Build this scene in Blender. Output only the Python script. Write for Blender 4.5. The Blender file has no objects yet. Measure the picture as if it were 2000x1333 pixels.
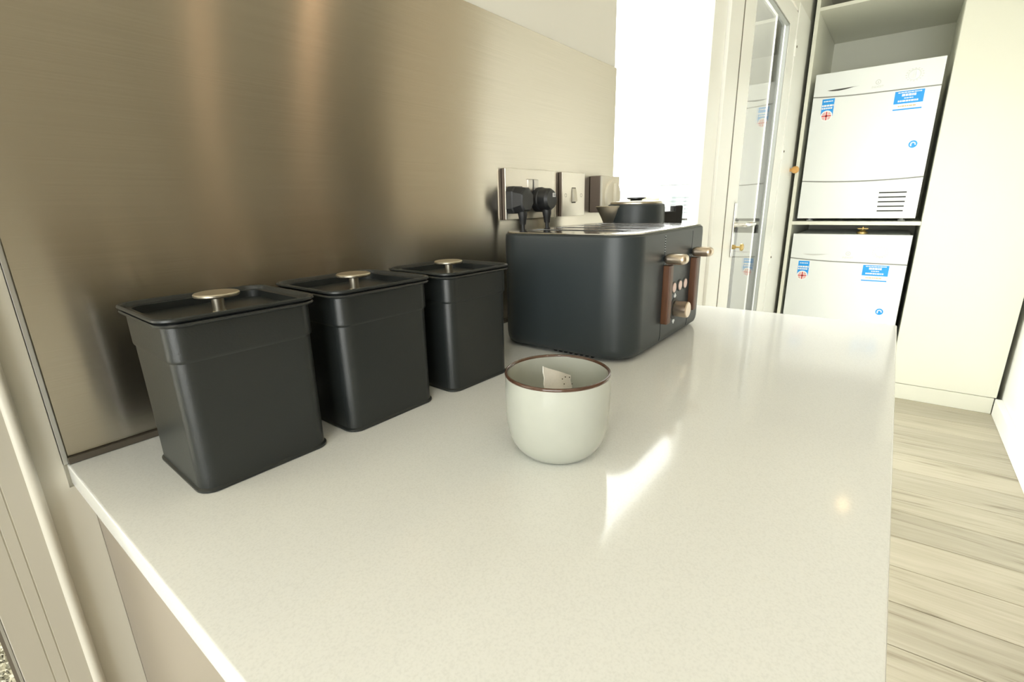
import bpy, bmesh, math, random
from mathutils import Vector, Matrix
random.seed(7)
S = bpy.context.scene
COL = S.collection
ZC = 1.017            # height of the worktop above the floor; every z below is relative to the worktop

# ------------------------------------------------------------------ camera, sky, exposure
cam_d = bpy.data.cameras.new('camera')
cam = bpy.data.objects.new('camera', cam_d); COL.objects.link(cam)
rx = Vector((0.6111735, -0.7911472, -0.0235167)); dn = Vector((-0.2310867, -0.1499434, -0.9613095)); fw = Vector((0.7570111, 0.5929613, -0.2744650))
M = Matrix.Identity(4)
for i in range(3):
    M[i][0] = rx[i]; M[i][1] = -dn[i]; M[i][2] = -fw[i]
M[0][3], M[1][3], M[2][3] = -0.0547, -0.5275, 0.205 + ZC
cam.matrix_world = M
cam_d.sensor_width = 36.0; cam_d.lens = 941.08 / 2000 * 36.0; cam_d.clip_start = 0.02; cam_d.clip_end = 200
S.camera = cam

w = bpy.data.worlds.new('sky'); S.world = w; w.use_nodes = True
bg = w.node_tree.nodes['Background']; bg.inputs['Color'].default_value = (1.0, 1.0, 0.98, 1); bg.inputs['Strength'].default_value = 8.0
S.view_settings.view_transform = 'Standard'
try: S.view_settings.look = 'None'
except Exception: pass
S.view_settings.use_curve_mapping = False; S.view_settings.gamma = 1.0; S.view_settings.exposure = 0.31
S.cycles.max_bounces = 10; S.cycles.diffuse_bounces = 6; S.cycles.glossy_bounces = 5; S.cycles.transparent_max_bounces = 12
S.cycles.sample_clamp_indirect = 6.0; S.cycles.caustics_reflective = False; S.cycles.caustics_refractive = False

def portal(name, loc, rot, sx, sy):
    d = bpy.data.lights.new(name, 'AREA'); d.shape = 'RECTANGLE'; d.size = sx; d.size_y = sy; d.cycles.is_portal = True
    o = bpy.data.objects.new(name, d); COL.objects.link(o); o.location = loc; o.rotation_euler = rot
    return o
portal('window_portal', (1.445, 0.1065, -0.02), (-math.pi/2, 0, 0), 0.90, 1.98)
portal('door_portal', (2.71, 0.1065, 0.03), (-math.pi/2, 0, 0), 0.80, 2.15)
portal('rear_window_portal', (-2.86, -1.7, 0.2), (0, -math.pi/2, 0), 2.1, 2.7)
portal('next_room_portal', (-0.8, 2.81, 0.2), (-math.pi/2, 0, 0), 3.5, 2.6)

# ------------------------------------------------------------------ materials
def nodes(name):
    m = bpy.data.materials.new(name); m.use_nodes = True
    nt = m.node_tree; return m, nt, nt.nodes['Principled BSDF']
def mat(name, col, rough=0.5, metal=0.0, spec=0.5, var=0.03, scale=40.0, bump=0.0, coat=0.0, emis=None, stretch=(1, 1, 1), coord='Object'):
    m, nt, b = nodes(name)
    b.inputs['Roughness'].default_value = rough; b.inputs['Metallic'].default_value = metal
    b.inputs['Specular IOR Level'].default_value = spec; b.inputs['Coat Weight'].default_value = coat
    tc = nt.nodes.new('ShaderNodeTexCoord'); mp = nt.nodes.new('ShaderNodeMapping'); mp.inputs['Scale'].default_value = stretch
    nt.links.new(tc.outputs[coord], mp.inputs['Vector'])
    nz = nt.nodes.new('ShaderNodeTexNoise'); nz.inputs['Scale'].default_value = scale; nz.inputs['Detail'].default_value = 3
    nt.links.new(mp.outputs['Vector'], nz.inputs['Vector'])
    mx = nt.nodes.new('ShaderNodeMix'); mx.data_type = 'RGBA'
    nt.links.new(nz.outputs['Fac'], mx.inputs['Factor'])
    mx.inputs['A'].default_value = tuple(max(0, c*(1-var)) for c in col) + (1,); mx.inputs['B'].default_value = tuple(min(1, c*(1+var)) for c in col) + (1,)
    nt.links.new(mx.outputs['Result'], b.inputs['Base Color'])
    if bump > 0:
        bp = nt.nodes.new('ShaderNodeBump'); bp.inputs['Strength'].default_value = bump; bp.inputs['Distance'].default_value = 0.002
        nt.links.new(nz.outputs['Fac'], bp.inputs['Height']); nt.links.new(bp.outputs['Normal'], b.inputs['Normal'])
    if emis:
        b.inputs['Emission Color'].default_value = emis[:3] + (1,); b.inputs['Emission Strength'].default_value = emis[3]
    return m
def glass_mat(name, tint=(0.97, 0.98, 0.97), rough=0.0):
    m = bpy.data.materials.new(name); m.use_nodes = True; nt = m.node_tree; nt.nodes.clear()
    out = nt.nodes.new('ShaderNodeOutputMaterial'); tr = nt.nodes.new('ShaderNodeBsdfTransparent'); tr.inputs[0].default_value = tint + (1,)
    gl = nt.nodes.new('ShaderNodeBsdfGlossy'); gl.inputs['Roughness'].default_value = rough
    ge = nt.nodes.new('ShaderNodeNewGeometry'); dt = nt.nodes.new('ShaderNodeVectorMath'); dt.operation = 'DOT_PRODUCT'
    nt.links.new(ge.outputs['Normal'], dt.inputs[0]); nt.links.new(ge.outputs['Incoming'], dt.inputs[1])
    def mth(op, a, bval=None):
        n = nt.nodes.new('ShaderNodeMath'); n.operation = op; nt.links.new(a, n.inputs[0])
        if bval is not None: n.inputs[1].default_value = bval
        return n.outputs[0]
    x = mth('ABSOLUTE', dt.outputs['Value']); x = mth('MULTIPLY', x, -1.0); x = mth('ADD', x, 1.0); x = mth('POWER', x, 5.0); x = mth('MULTIPLY', x, 0.96); x = mth('ADD', x, 0.04)
    mx = nt.nodes.new('ShaderNodeMixShader'); nt.links.new(x, mx.inputs[0]); nt.links.new(tr.outputs[0], mx.inputs[1]); nt.links.new(gl.outputs[0], mx.inputs[2])
    nt.links.new(mx.outputs[0], out.inputs[0]); return m
def steel_mat():
    m, nt, b = nodes('brushed_steel')
    b.inputs['Metallic'].default_value = 1.0; b.inputs['Roughness'].default_value = 0.26; b.inputs['Anisotropic'].default_value = 1.0
    t = nt.nodes.new('ShaderNodeCombineXYZ'); t.inputs[2].default_value = 1.0; nt.links.new(t.outputs[0], b.inputs['Tangent'])
    tc = nt.nodes.new('ShaderNodeTexCoord'); mp = nt.nodes.new('ShaderNodeMapping'); mp.inputs['Scale'].default_value = (6, 1, 900)
    nt.links.new(tc.outputs['Object'], mp.inputs['Vector'])
    nz = nt.nodes.new('ShaderNodeTexNoise'); nz.inputs['Scale'].default_value = 1.0; nz.inputs['Detail'].default_value = 4; nt.links.new(mp.outputs[0], nz.inputs['Vector'])
    mx = nt.nodes.new('ShaderNodeMix'); mx.data_type = 'RGBA'; nt.links.new(nz.outputs['Fac'], mx.inputs['Factor'])
    mx.inputs['A'].default_value = (0.53, 0.49, 0.42, 1); mx.inputs['B'].default_value = (0.65, 0.605, 0.53, 1)
    nt.links.new(mx.outputs['Result'], b.inputs['Base Color'])
    return m
def quartz_mat():
    m, nt, b = nodes('cream_quartz')
    tc = nt.nodes.new('ShaderNodeTexCoord')
    nz = nt.nodes.new('ShaderNodeTexNoise'); nz.inputs['Scale'].default_value = 700; nz.inputs['Detail'].default_value = 2; nt.links.new(tc.outputs['Object'], nz.inputs['Vector'])
    cr = nt.nodes.new('ShaderNodeValToRGB'); nt.links.new(nz.outputs['Fac'], cr.inputs[0])
    cr.color_ramp.elements[0].position = 0.3; cr.color_ramp.elements[0].color = (0.77, 0.785, 0.775, 1)
    cr.color_ramp.elements[1].position = 0.52; cr.color_ramp.elements[1].color = (0.82, 0.835, 0.825, 1)
    e = cr.color_ramp.elements.new(0.75); e.color = (0.835, 0.85, 0.84, 1)
    nt.links.new(cr.outputs[0], b.inputs['Base Color']); b.inputs['Roughness'].default_value = 0.09; b.inputs['IOR'].default_value = 1.52
    return m
def oak_mat():
    m, nt, b = nodes('limed_oak')
    tc = nt.nodes.new('ShaderNodeTexCoord'); oi = nt.nodes.new('ShaderNodeObjectInfo')
    add = nt.nodes.new('ShaderNodeVectorMath'); add.operation = 'ADD'
    sc = nt.nodes.new('ShaderNodeVectorMath'); sc.operation = 'SCALE'; sc.inputs['Scale'].default_value = 37.0
    cmb = nt.nodes.new('ShaderNodeCombineXYZ'); nt.links.new(oi.outputs['Random'], cmb.inputs[0]); nt.links.new(oi.outputs['Random'], cmb.inputs[1]); nt.links.new(oi.outputs['Random'], cmb.inputs[2])
    nt.links.new(cmb.outputs[0], sc.inputs[0]); nt.links.new(tc.outputs['Object'], add.inputs[0]); nt.links.new(sc.outputs[0], add.inputs[1])
    mp = nt.nodes.new('ShaderNodeMapping'); mp.inputs['Scale'].default_value = (16, 1.1, 1); nt.links.new(add.outputs[0], mp.inputs['Vector'])
    n1 = nt.nodes.new('ShaderNodeTexNoise'); n1.inputs['Scale'].default_value = 1.6; n1.inputs['Detail'].default_value = 6; n1.inputs['Distortion'].default_value = 1.2; nt.links.new(mp.outputs[0], n1.inputs['Vector'])
    mp2 = nt.nodes.new('ShaderNodeMapping'); mp2.inputs['Scale'].default_value = (110, 3, 1); nt.links.new(add.outputs[0], mp2.inputs['Vector'])
    n2 = nt.nodes.new('ShaderNodeTexNoise'); n2.inputs['Scale'].default_value = 1.5; n2.inputs['Detail'].default_value = 4; nt.links.new(mp2.outputs[0], n2.inputs['Vector'])
    ml = nt.nodes.new('ShaderNodeMath'); ml.operation = 'MULTIPLY_ADD'; nt.links.new(n2.outputs['Fac'], ml.inputs[0]); ml.inputs[1].default_value = 0.35; nt.links.new(n1.outputs['Fac'], ml.inputs[2])
    cr = nt.nodes.new('ShaderNodeValToRGB'); nt.links.new(ml.outputs[0], cr.inputs[0])
    cr.color_ramp.elements[0].position = 0.42; cr.color_ramp.elements[0].color = (0.20, 0.17, 0.115, 1)
    cr.color_ramp.elements[1].position = 0.9; cr.color_ramp.elements[1].color = (0.45, 0.41, 0.32, 1)
    e = cr.color_ramp.elements.new(0.6); e.color = (0.37, 0.335, 0.25, 1)
    hs = nt.nodes.new('ShaderNodeHueSaturation'); mr = nt.nodes.new('ShaderNodeMapRange'); nt.links.new(oi.outputs['Random'], mr.inputs[0]); mr.inputs[3].default_value = 0.9; mr.inputs[4].default_value = 1.08
    nt.links.new(mr.outputs[0], hs.inputs['Value']); nt.links.new(cr.outputs[0], hs.inputs['Color']); nt.links.new(hs.outputs[0], b.inputs['Base Color'])
    b.inputs['Roughness'].default_value = 0.42
    bp = nt.nodes.new('ShaderNodeBump'); bp.inputs['Strength'].default_value = 0.15; bp.inputs['Distance'].default_value = 0.001; nt.links.new(ml.outputs[0], bp.inputs['Height']); nt.links.new(bp.outputs[0], b.inputs['Normal'])
    return m

MT = {}
MT['wall'] = mat('cream_wall_paint', (0.78, 0.77, 0.71), 0.6, var=0.015, scale=8)
MT['wall_room'] = mat('warm_room_paint', (0.58, 0.55, 0.48), 0.7, var=0.02, scale=6)
MT['wall_back'] = mat('brown_back_wall', (0.33, 0.275, 0.19), 0.7, var=0.02, scale=6)
MT['bright_wall'] = mat('white_wall_paint', (0.88, 0.88, 0.85), 0.5, var=0.01, scale=6)
MT['taupe_panel'] = mat('taupe_panel', (0.52, 0.46, 0.36), 0.5, var=0.02, scale=6)
MT['lining'] = mat('shaded_door_lining', (0.47, 0.445, 0.38), 0.4, var=0.01, scale=10)  # white lining toned down, its weaker light put into the colour
MT['joint'] = mat('pale_grey_joint', (0.27, 0.27, 0.26), 0.7)
MT['bead'] = mat('grey_glazing_bead', (0.26, 0.27, 0.25), 0.6)
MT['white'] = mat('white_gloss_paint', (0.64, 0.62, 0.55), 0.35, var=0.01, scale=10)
MT['upvc'] = mat('white_plastic_frame', (0.92, 0.92, 0.88), 0.3, var=0.01, scale=10)
MT['ceiling'] = mat('ceiling_paint', (0.78, 0.75, 0.66), 0.8, var=0.01, scale=5)
MT['steel'] = steel_mat()
MT['quartz'] = quartz_mat()
MT['oak'] = oak_mat()
MT['cab'] = mat('cream_cabinet_board', (0.77, 0.77, 0.68), 0.4, var=0.01, scale=6)
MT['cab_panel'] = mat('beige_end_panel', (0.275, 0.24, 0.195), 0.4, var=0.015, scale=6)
MT['charcoal'] = mat('charcoal_powder_coat', (0.016, 0.019, 0.019), 0.36, spec=0.5, var=0.08, scale=900, bump=0.08)
MT['charcoal_toaster'] = mat('charcoal_satin_metal', (0.026, 0.034, 0.038), 0.42, spec=0.5, var=0.08, scale=900, bump=0.06)
MT['nickel'] = mat('brushed_nickel', (0.62, 0.57, 0.47), 0.33, metal=1.0, var=0.06, scale=300, stretch=(1, 1, 8))
MT['chrome'] = mat('polished_chrome', (0.80, 0.79, 0.78), 0.12, metal=1.0, var=0.02, scale=20)
MT['champagne'] = mat('champagne_metal', (0.74, 0.62, 0.50), 0.28, metal=1.0, var=0.04, scale=200)
MT['walnut'] = mat('walnut_wood', (0.105, 0.044, 0.02), 0.4, var=0.35, scale=60, stretch=(6, 6, 0.5))
MT['black'] = mat('black_plastic', (0.012, 0.013, 0.014), 0.35, var=0.1, scale=200)
MT['dark'] = mat('dark_cavity', (0.008, 0.008, 0.008), 0.8, var=0.1)
MT['plug'] = mat('black_rubber', (0.022, 0.023, 0.025), 0.45, var=0.15, scale=300)
MT['button'] = mat('pale_pink_button', (0.75, 0.55, 0.50), 0.3, var=0.03)
MT['glaze'] = mat('celadon_glaze', (0.455, 0.47, 0.42), 0.16, var=0.05, scale=60, coat=0.3)
MT['rim'] = mat('brown_rim_glaze', (0.075, 0.036, 0.022), 0.15, var=0.5, scale=90, coat=0.5)
MT['paper'] = mat('tea_paper', (0.82, 0.79, 0.74), 0.8, var=0.06, scale=500, bump=0.3)
MT['tea_dot'] = mat('tea_leaf', (0.05, 0.035, 0.02), 0.8)
MT['appliance'] = mat('white_enamel', (0.80, 0.83, 0.84), 0.28, var=0.005, scale=5)
MT['appliance_grey'] = mat('pale_grey_print', (0.60, 0.61, 0.60), 0.4)
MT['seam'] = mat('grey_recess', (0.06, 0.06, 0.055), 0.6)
MT['vent'] = mat('vent_shadow', (0.02, 0.02, 0.02), 0.7)
MT['blue'] = mat('sticker_blue', (0.01, 0.32, 0.85), 0.35, var=0.03)
MT['white_print'] = mat('sticker_white', (0.85, 0.88, 0.9), 0.4)
MT['red'] = mat('sticker_red', (0.70, 0.10, 0.10), 0.4)
MT['ochre'] = mat('sticker_ochre', (0.62, 0.42, 0.16), 0.4)
MT['brass'] = mat('aged_brass', (0.55, 0.40, 0.16), 0.3, metal=1.0, var=0.1, scale=100)
MT['pine'] = mat('pine_knob', (0.66, 0.36, 0.11), 0.4, var=0.12, scale=40, stretch=(1, 6, 1))
MT['gasket'] = mat('grey_gasket', (0.16, 0.14, 0.11), 0.6)
MT['gasket_light'] = mat('aluminium_strip', (0.55, 0.56, 0.55), 0.3, metal=0.7)
MT['seal'] = mat('dark_bronze_seal', (0.11, 0.095, 0.075), 0.35, metal=0.4)
MT['switch_white'] = mat('cream_switch_plastic', (0.76, 0.72, 0.60), 0.4, var=0.02)
MT['grey_switch'] = mat('silver_rocker', (0.60, 0.57, 0.52), 0.3, metal=0.7)
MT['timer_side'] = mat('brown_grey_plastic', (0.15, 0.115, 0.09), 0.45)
MT['carpet'] = mat('flecked_carpet', (0.42, 0.405, 0.33), 0.95, var=0.5, scale=160)
MT['facade'] = mat('far_facade', (0.26, 0.29, 0.29), 0.8, var=0.05, scale=1)
MT['facade_dark'] = mat('far_louvre', (0.14, 0.17, 0.17), 0.6)
MT['hedge'] = mat('pale_foliage', (0.32, 0.32, 0.17), 0.9, var=0.2, scale=2)
MT['ground'] = mat('pale_paving', (0.4, 0.39, 0.35), 0.9, var=0.05, scale=1)
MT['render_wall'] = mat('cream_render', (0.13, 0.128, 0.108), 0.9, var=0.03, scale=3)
MT['rail'] = mat('grey_rail_paint', (0.025, 0.022, 0.02), 0.5)
MT['rail_pale'] = mat('pale_infill', (0.42, 0.43, 0.40), 0.6)
MT['glass'] = glass_mat('clear_glass')
MT['lamp'] = mat('fill_lamp', (0.9, 0.8, 0.6), 0.5, emis=(1.0, 0.94, 0.85, 255.0))
MT['lamp_amber'] = mat('amber_lamp', (0.9, 0.8, 0.6), 0.5, emis=(1.0, 0.64, 0.38, 120.0))
MT['lamp_dim'] = mat('dim_warm_lamp', (0.9, 0.8, 0.6), 0.5, emis=(1.0, 0.66, 0.30, 14.0))

# ------------------------------------------------------------------ mesh helpers
def finish(bm, name, m, parent=None, loc=None, smooth=30):
    """link bm as one mesh object; loc is the object's origin (geometry given in the same frame as loc)"""
    bmesh.ops.recalc_face_normals(bm, faces=bm.faces)
    if loc is not None: bmesh.ops.translate(bm, verts=bm.verts, vec=-Vector(loc))
    me = bpy.data.meshes.new(name); bm.to_mesh(me); bm.free()
    mats = m if isinstance(m, (list, tuple)) else [m]
    for x in mats: me.materials.append(x)
    if smooth:
        me.polygons.foreach_set('use_smooth', [True]*len(me.polygons)); me.set_sharp_from_angle(angle=math.radians(smooth))
    o = bpy.data.objects.new(name, me); COL.objects.link(o)
    if smooth and smooth <= 30:
        wnm = o.modifiers.new('flat_faces', 'WEIGHTED_NORMAL'); wnm.keep_sharp = True; wnm.weight = 90
    if parent is not None: o.parent = parent
    if loc is not None: o.location = loc
    return o
def thing(name, label, cat, loc, group=None):
    o = bpy.data.objects.new(name, None); COL.objects.link(o); o.location = loc; o.empty_display_size = 0.05
    o['label'] = label; o['category'] = cat
    if group: o['group'] = group
    return o
def tag(o, label, cat, group=None):
    o['label'] = label; o['category'] = cat
    if group: o['group'] = group
    return o
def struct(o): o['kind'] = 'structure'; return o
def box(bm, x0, x1, y0, y1, z0, z1, bev=0.0, seg=2, mi=0):
    r = bmesh.ops.create_cube(bm, size=1.0); vs = r['verts']
    for v in vs: v.co = Vector(((x0+x1)/2 + v.co.x*(x1-x0), (y0+y1)/2 + v.co.y*(y1-y0), (z0+z1)/2 + v.co.z*(z1-z0)))
    fs = set(f for v in vs for f in v.link_faces)
    for f in fs: f.material_index = mi
    if bev > 0:
        es = set(e for v in vs for e in v.link_edges)
        rr = bmesh.ops.bevel(bm, geom=list(es), offset=bev, segments=seg, affect='EDGES', profile=0.5)
        for f in rr['faces']: f.material_index = mi
    return vs
def B(*a, **k):
    bm = bmesh.new(); box(bm, *a, **k); return bm
def ring_faces(bm, a, b, mi=0):
    n = len(a); out = []
    for i in range(n):
        f = bm.faces.new((a[i], a[(i+1) % n], b[(i+1) % n], b[i])); f.material_index = mi; out.append(f)
    return out
def loft(bm, rings, cap0=True, cap1=True, mi=0):
    R = [[bm.verts.new(p) for p in r] for r in rings]
    for a, b in zip(R, R[1:]): ring_faces(bm, a, b, mi)
    if cap0: bm.faces.new(list(reversed(R[0]))).material_index = mi
    if cap1: bm.faces.new(R[-1]).material_index = mi
    return R
def rrect(cx, cy, hx, hy, r, z, n=6):
    pts = []
    for (sx, sy, a0) in ((1, 1, 0), (-1, 1, 90), (-1, -1, 180), (1, -1, 270)):
        for k in range(n+1):
            a = math.radians(a0 + 90*k/n); pts.append((cx + sx*(hx-r) + r*math.cos(a), cy + sy*(hy-r) + r*math.sin(a), z))
    return pts
def lathe(bm, prof, cx=0, cy=0, cz=0, axis='z', n=32, cap0=True, cap1=True, mi=0):
    rings = []
    for r, h in prof:
        ring = []
        for k in range(n):
            a = 2*math.pi*k/n; c, s = r*math.cos(a), r*math.sin(a)
            if axis == 'z': p = (cx+c, cy+s, cz+h)
            elif axis == 'y': p = (cx+c, cy+h, cz+s)
            else: p = (cx+h, cy+c, cz+s)
            ring.append(p)
        rings.append(ring)
    return loft(bm, rings, cap0, cap1, mi)
def tube(bm, pts, r, n=10, mi=0):
    pts = [Vector(p) for p in pts]; rings = []
    for i, p in enumerate(pts):
        d = (pts[min(i+1, len(pts)-1)] - pts[max(i-1, 0)]).normalized()
        u = d.orthogonal().normalized() if i == 0 else (u - d*u.dot(d)).normalized()
        v = d.cross(u); rr = r[i] if isinstance(r, (list, tuple)) else r
        rings.append([tuple(p + (u*math.cos(2*math.pi*k/n) + v*math.sin(2*math.pi*k/n))*rr) for k in range(n)])
    loft(bm, rings, True, True, mi)
def bez(p0, p1, p2, p3, n=12):
    p0, p1, p2, p3 = map(Vector, (p0, p1, p2, p3)); o = []
    for i in range(n+1):
        t = i/n; o.append(p0*(1-t)**3 + p1*3*t*(1-t)**2 + p2*3*t*t*(1-t) + p3*t**3)
    return o
def boolean_cut(o, cut_bm):
    """cut the meshes of cut_bm out of o and bake the result"""
    bmesh.ops.recalc_face_normals(cut_bm, faces=cut_bm.faces)
    me = bpy.data.meshes.new('cutter'); cut_bm.to_mesh(me); cut_bm.free()
    c = bpy.data.objects.new('cutter', me); COL.objects.link(c); c.parent = o.parent
    o.modifiers.clear(); md = o.modifiers.new('cut', 'BOOLEAN'); md.object = c; md.operation = 'DIFFERENCE'; md.solver = 'EXACT'
    bpy.context.view_layer.update()
    dg = bpy.context.evaluated_depsgraph_get(); new = bpy.data.meshes.new_from_object(o.evaluated_get(dg))
    o.modifiers.clear(); old = o.data; o.data = new; bpy.data.objects.remove(c); bpy.data.meshes.remove(me); bpy.data.meshes.remove(old)
    new.polygons.foreach_set('use_smooth', [True]*len(new.polygons)); new.set_sharp_from_angle(angle=math.radians(30))
    wnm = o.modifiers.new('flat_faces', 'WEIGHTED_NORMAL'); wnm.keep_sharp = True; wnm.weight = 90
def text_bm(txt, size):
    cu = bpy.data.curves.new('lettering', 'FONT'); cu.body = txt; cu.size = size; cu.align_x = 'CENTER'; cu.align_y = 'CENTER'; cu.extrude = 0.0004; cu.resolution_u = 3
    o = bpy.data.objects.new('lettering', cu); COL.objects.link(o); bpy.context.view_layer.update()
    me = bpy.data.meshes.new_from_object(o.evaluated_get(bpy.context.evaluated_depsgraph_get()))
    bm = bmesh.new(); bm.from_mesh(me); bpy.data.objects.remove(o); bpy.data.curves.remove(cu); bpy.data.meshes.remove(me)
    return bm

# ------------------------------------------------------------------ room shell
FL = -ZC; CE = 1.40
struct(finish(B(-0.02, 1.012, 0.004, 0.135, FL, CE, bev=0.003), 'wall_left', MT['wall'], smooth=0))
struct(finish(B(-2.75, -0.95, 0.0, 0.135, FL, CE), 'wall_left', MT['wall'], smooth=0))
struct(finish(B(-0.95, -0.068, 0.0, 0.135, 0.98, CE), 'wall_left', MT['wall'], smooth=0))
struct(finish(B(1.012, 2.18, 0.05, 0.104, 0.96, CE), 'wall_left', MT['wall'], smooth=0))
struct(finish(B(2.18, 3.62, 0.05, 0.16, 1.16, CE), 'wall_left', MT['wall'], smooth=0))
struct(finish(B(3.24, 4.6, 0.052, 0.16, FL, CE), 'wall_left', MT['wall'], smooth=0))
struct(finish(B(4.46, 4.6, -4.3, 0.052, FL, CE), 'wall_far', MT['wall'], smooth=0))
struct(finish(B(1.87, 4.46, -1.80, -1.152, FL, CE), 'wall_right', MT['bright_wall'], smooth=0))
struct(finish(B(1.85, 1.87, -1.80, -1.153, FL, CE), 'reflection_panel', MT['taupe_panel'], smooth=0))  # unseen panel, added for the mid tone it reflects in the steel
struct(finish(B(-2.75, 4.6, -4.4, -4.3, FL, CE), 'wall_back', MT['wall_back'], smooth=0))
bm = bmesh.new()                                             # wall behind the camera with its window opening
box(bm, -2.85, -2.75, -4.4, -3.0, FL, CE); box(bm, -2.85, -2.75, -0.4, 0.135, FL, CE); box(bm, -2.85, -2.75, -3.0, -0.4, FL, -0.8); box(bm, -2.85, -2.75, -3.0, -0.4, 1.2, CE)
struct(finish(bm, 'wall_near', MT['wall_room'], smooth=0))
bm = bmesh.new()
for y0, y1, z0, z1 in ((-3.0, -2.95, -0.8, 1.2), (-0.45, -0.4, -0.8, 1.2), (-1.73, -1.67, -0.75, 1.15), (-2.95, -0.45, -0.8, -0.75), (-2.95, -0.45, 1.15, 1.2)): box(bm, -2.83, -2.78, y0, y1, z0, z1)
win2 = struct(finish(bm, 'window_2', MT['upvc'], smooth=0))
finish(B(-2.81, -2.805, -2.95, -1.73, -0.75, 1.15), 'pane', MT['glass'], win2, smooth=0)
finish(B(-2.81, -2.805, -1.67, -0.45, -0.75, 1.15), 'pane', MT['glass'], win2, smooth=0)
struct(finish(B(-2.85, 4.6, -4.4, 0.16, CE, CE+0.1), 'ceiling', MT['ceiling'], smooth=0))
struct(finish(B(-2.85, 0.95, 0.161, 2.8, CE, CE+0.1), 'ceiling', MT['ceiling'], smooth=0))
# next room through the doorway beside the counter
struct(finish(B(-2.5, -2.4, 0.135, 2.8, FL, CE), 'wall_next_room', MT['wall'], smooth=0))
struct(finish(B(0.85, 0.95, 0.135, 2.8, FL, CE), 'wall_next_room', MT['wall'], smooth=0))
floor = struct(finish(B(-2.85, 4.6, -4.4, 0.16, FL-0.12, FL-0.016), 'floor', MT['oak'], smooth=0))
A = 0.05; ca, sa = math.cos(A), math.sin(A)
proto = {}
def board_mesh(L):
    key = round(L, 2)
    if key not in proto:
        bmb = B(-0.0945, 0.0945, -L/2, L/2, -0.015, 0.0, bev=0.0012, seg=1)
        me = bpy.data.meshes.new('floor_board'); bmb.to_mesh(me); bmb.free(); me.materials.append(MT['oak']); proto[key] = me
    return proto[key]
for i in range(-14, 16):
    xr = 1.428 + 0.1915*i + 0.096                      # board centre where it passes y = -0.69
    for y0, y1 in ((-0.02-0.15*(i % 3), -2.4), (-2.402, -4.2)) if i % 2 else ((-0.02, -1.62), (-1.622, -4.1)):
        yc, L = (y0+y1)/2, abs(y1-y0)-0.003
        o = bpy.data.objects.new('floor_board', board_mesh(L)); COL.objects.link(o); o.parent = floor
        xx = xr - (yc+0.69)*A
        if xx > 4.3 or xx < -2.6: bpy.data.objects.remove(o); continue
        o.location = (xx, yc, FL); o.rotation_euler = (0, 0, A)
struct(finish(B(1.87, 3.598, -1.152, -1.122, FL, -0.92, bev=0.004), 'baseboard_right', MT['bright_wall']))
# carpet of the next room: woven loops
rc = random.Random(3)
bm = bmesh.new(); box(bm, -2.4, 0.85, 0.14, 2.8, FL-0.12, FL-0.012)
def loop_tuft(bm, x, y):
    a = rc.uniform(0, math.pi); L = rc.uniform(0.006, 0.011); h = rc.uniform(0.006, 0.011); dx, dy = math.cos(a)*L, math.sin(a)*L; wx, wy = -math.sin(a)*0.0035, math.cos(a)*0.0035
    z = FL-0.012
    v = [bm.verts.new(p) for p in ((x-dx-wx, y-dy-wy, z), (x-dx+wx, y-dy+wy, z), (x-wx, y-wy, z+h), (x+wx, y+wy, z+h), (x+dx-wx, y+dy-wy, z), (x+dx+wx, y+dy+wy, z))]
    mi = 1 if rc.random() < 0.3 else 0
    for q in ((0, 1, 3, 2), (2, 3, 5, 4)): bm.faces.new([v[k] for k in q]).material_index = mi
for k in range(9000): loop_tuft(bm, rc.uniform(-0.5, 0.0), rc.uniform(0.4, 1.8))
cp = finish(bm, 'carpet', [MT['carpet'], mat('carpet_dark_fleck', (0.18, 0.175, 0.13), 0.95, var=0.4, scale=200)], smooth=0)
tag(cp, 'flecked beige loop carpet beyond the doorway at the left corner', 'carpet'); cp['kind'] = 'stuff'

# door lining at the left edge of the wall
bm = bmesh.new()
prof = [(-0.020, 0.10), (-0.020, 0.004)]
for k in range(7):
    a = math.radians(90*k/6); prof.append((-0.026 + 0.006*math.cos(a), 0.000 - 0.008*math.sin(a)))
prof += [(-0.0400, -0.0072), (-0.0403, -0.0066), (-0.0409, -0.0066), (-0.0412, -0.0070), (-0.0476, -0.0067), (-0.0479, -0.0060), (-0.0485, -0.0060), (-0.0488, -0.0064), (-0.0640, -0.006), (-0.0650, -0.004), (-0.0650, 0.10)]
loft(bm, [[(x, y, FL) for x, y in prof], [(x, y, 0.98) for x, y in prof]])
tr = struct(finish(bm, 'trim_1', MT['lining'], smooth=20))
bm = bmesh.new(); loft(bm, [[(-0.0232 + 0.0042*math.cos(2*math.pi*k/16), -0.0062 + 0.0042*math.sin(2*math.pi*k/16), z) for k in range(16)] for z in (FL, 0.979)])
finish(bm, 'corner_highlight', MT['white'], tr, smooth=40)  # pale bead draws the gloss highlight along the rounded corner
bm = bmesh.new(); loft(bm, [[(x, y, z) for x, z in ((-0.020, FL), (0.0088, FL), (0.0088, -0.0215), (-0.0025, -0.0215), (-0.0025, 0.98), (-0.020, 0.98))] for y in (0.0038, 0.0005)])
struct(finish(bm, 'trim_8', MT['white'], smooth=0))
finish(B(-0.0668, -0.0650, -0.005, 0.09, FL, 0.98), 'edge_strip', MT['gasket_light'], tr, smooth=0)
finish(B(-0.0690, -0.0668, -0.004, 0.09, FL, 0.98), 'gasket', MT['gasket'], tr, smooth=0)
struct(finish(B(-0.99, -0.95, -0.006, 0.14, FL, 1.02), 'trim_2', MT['white'], smooth=0))
struct(finish(B(-0.95, -0.020, -0.006, 0.004, 0.98, 1.05), 'trim_3', MT['white'], smooth=0))

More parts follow.
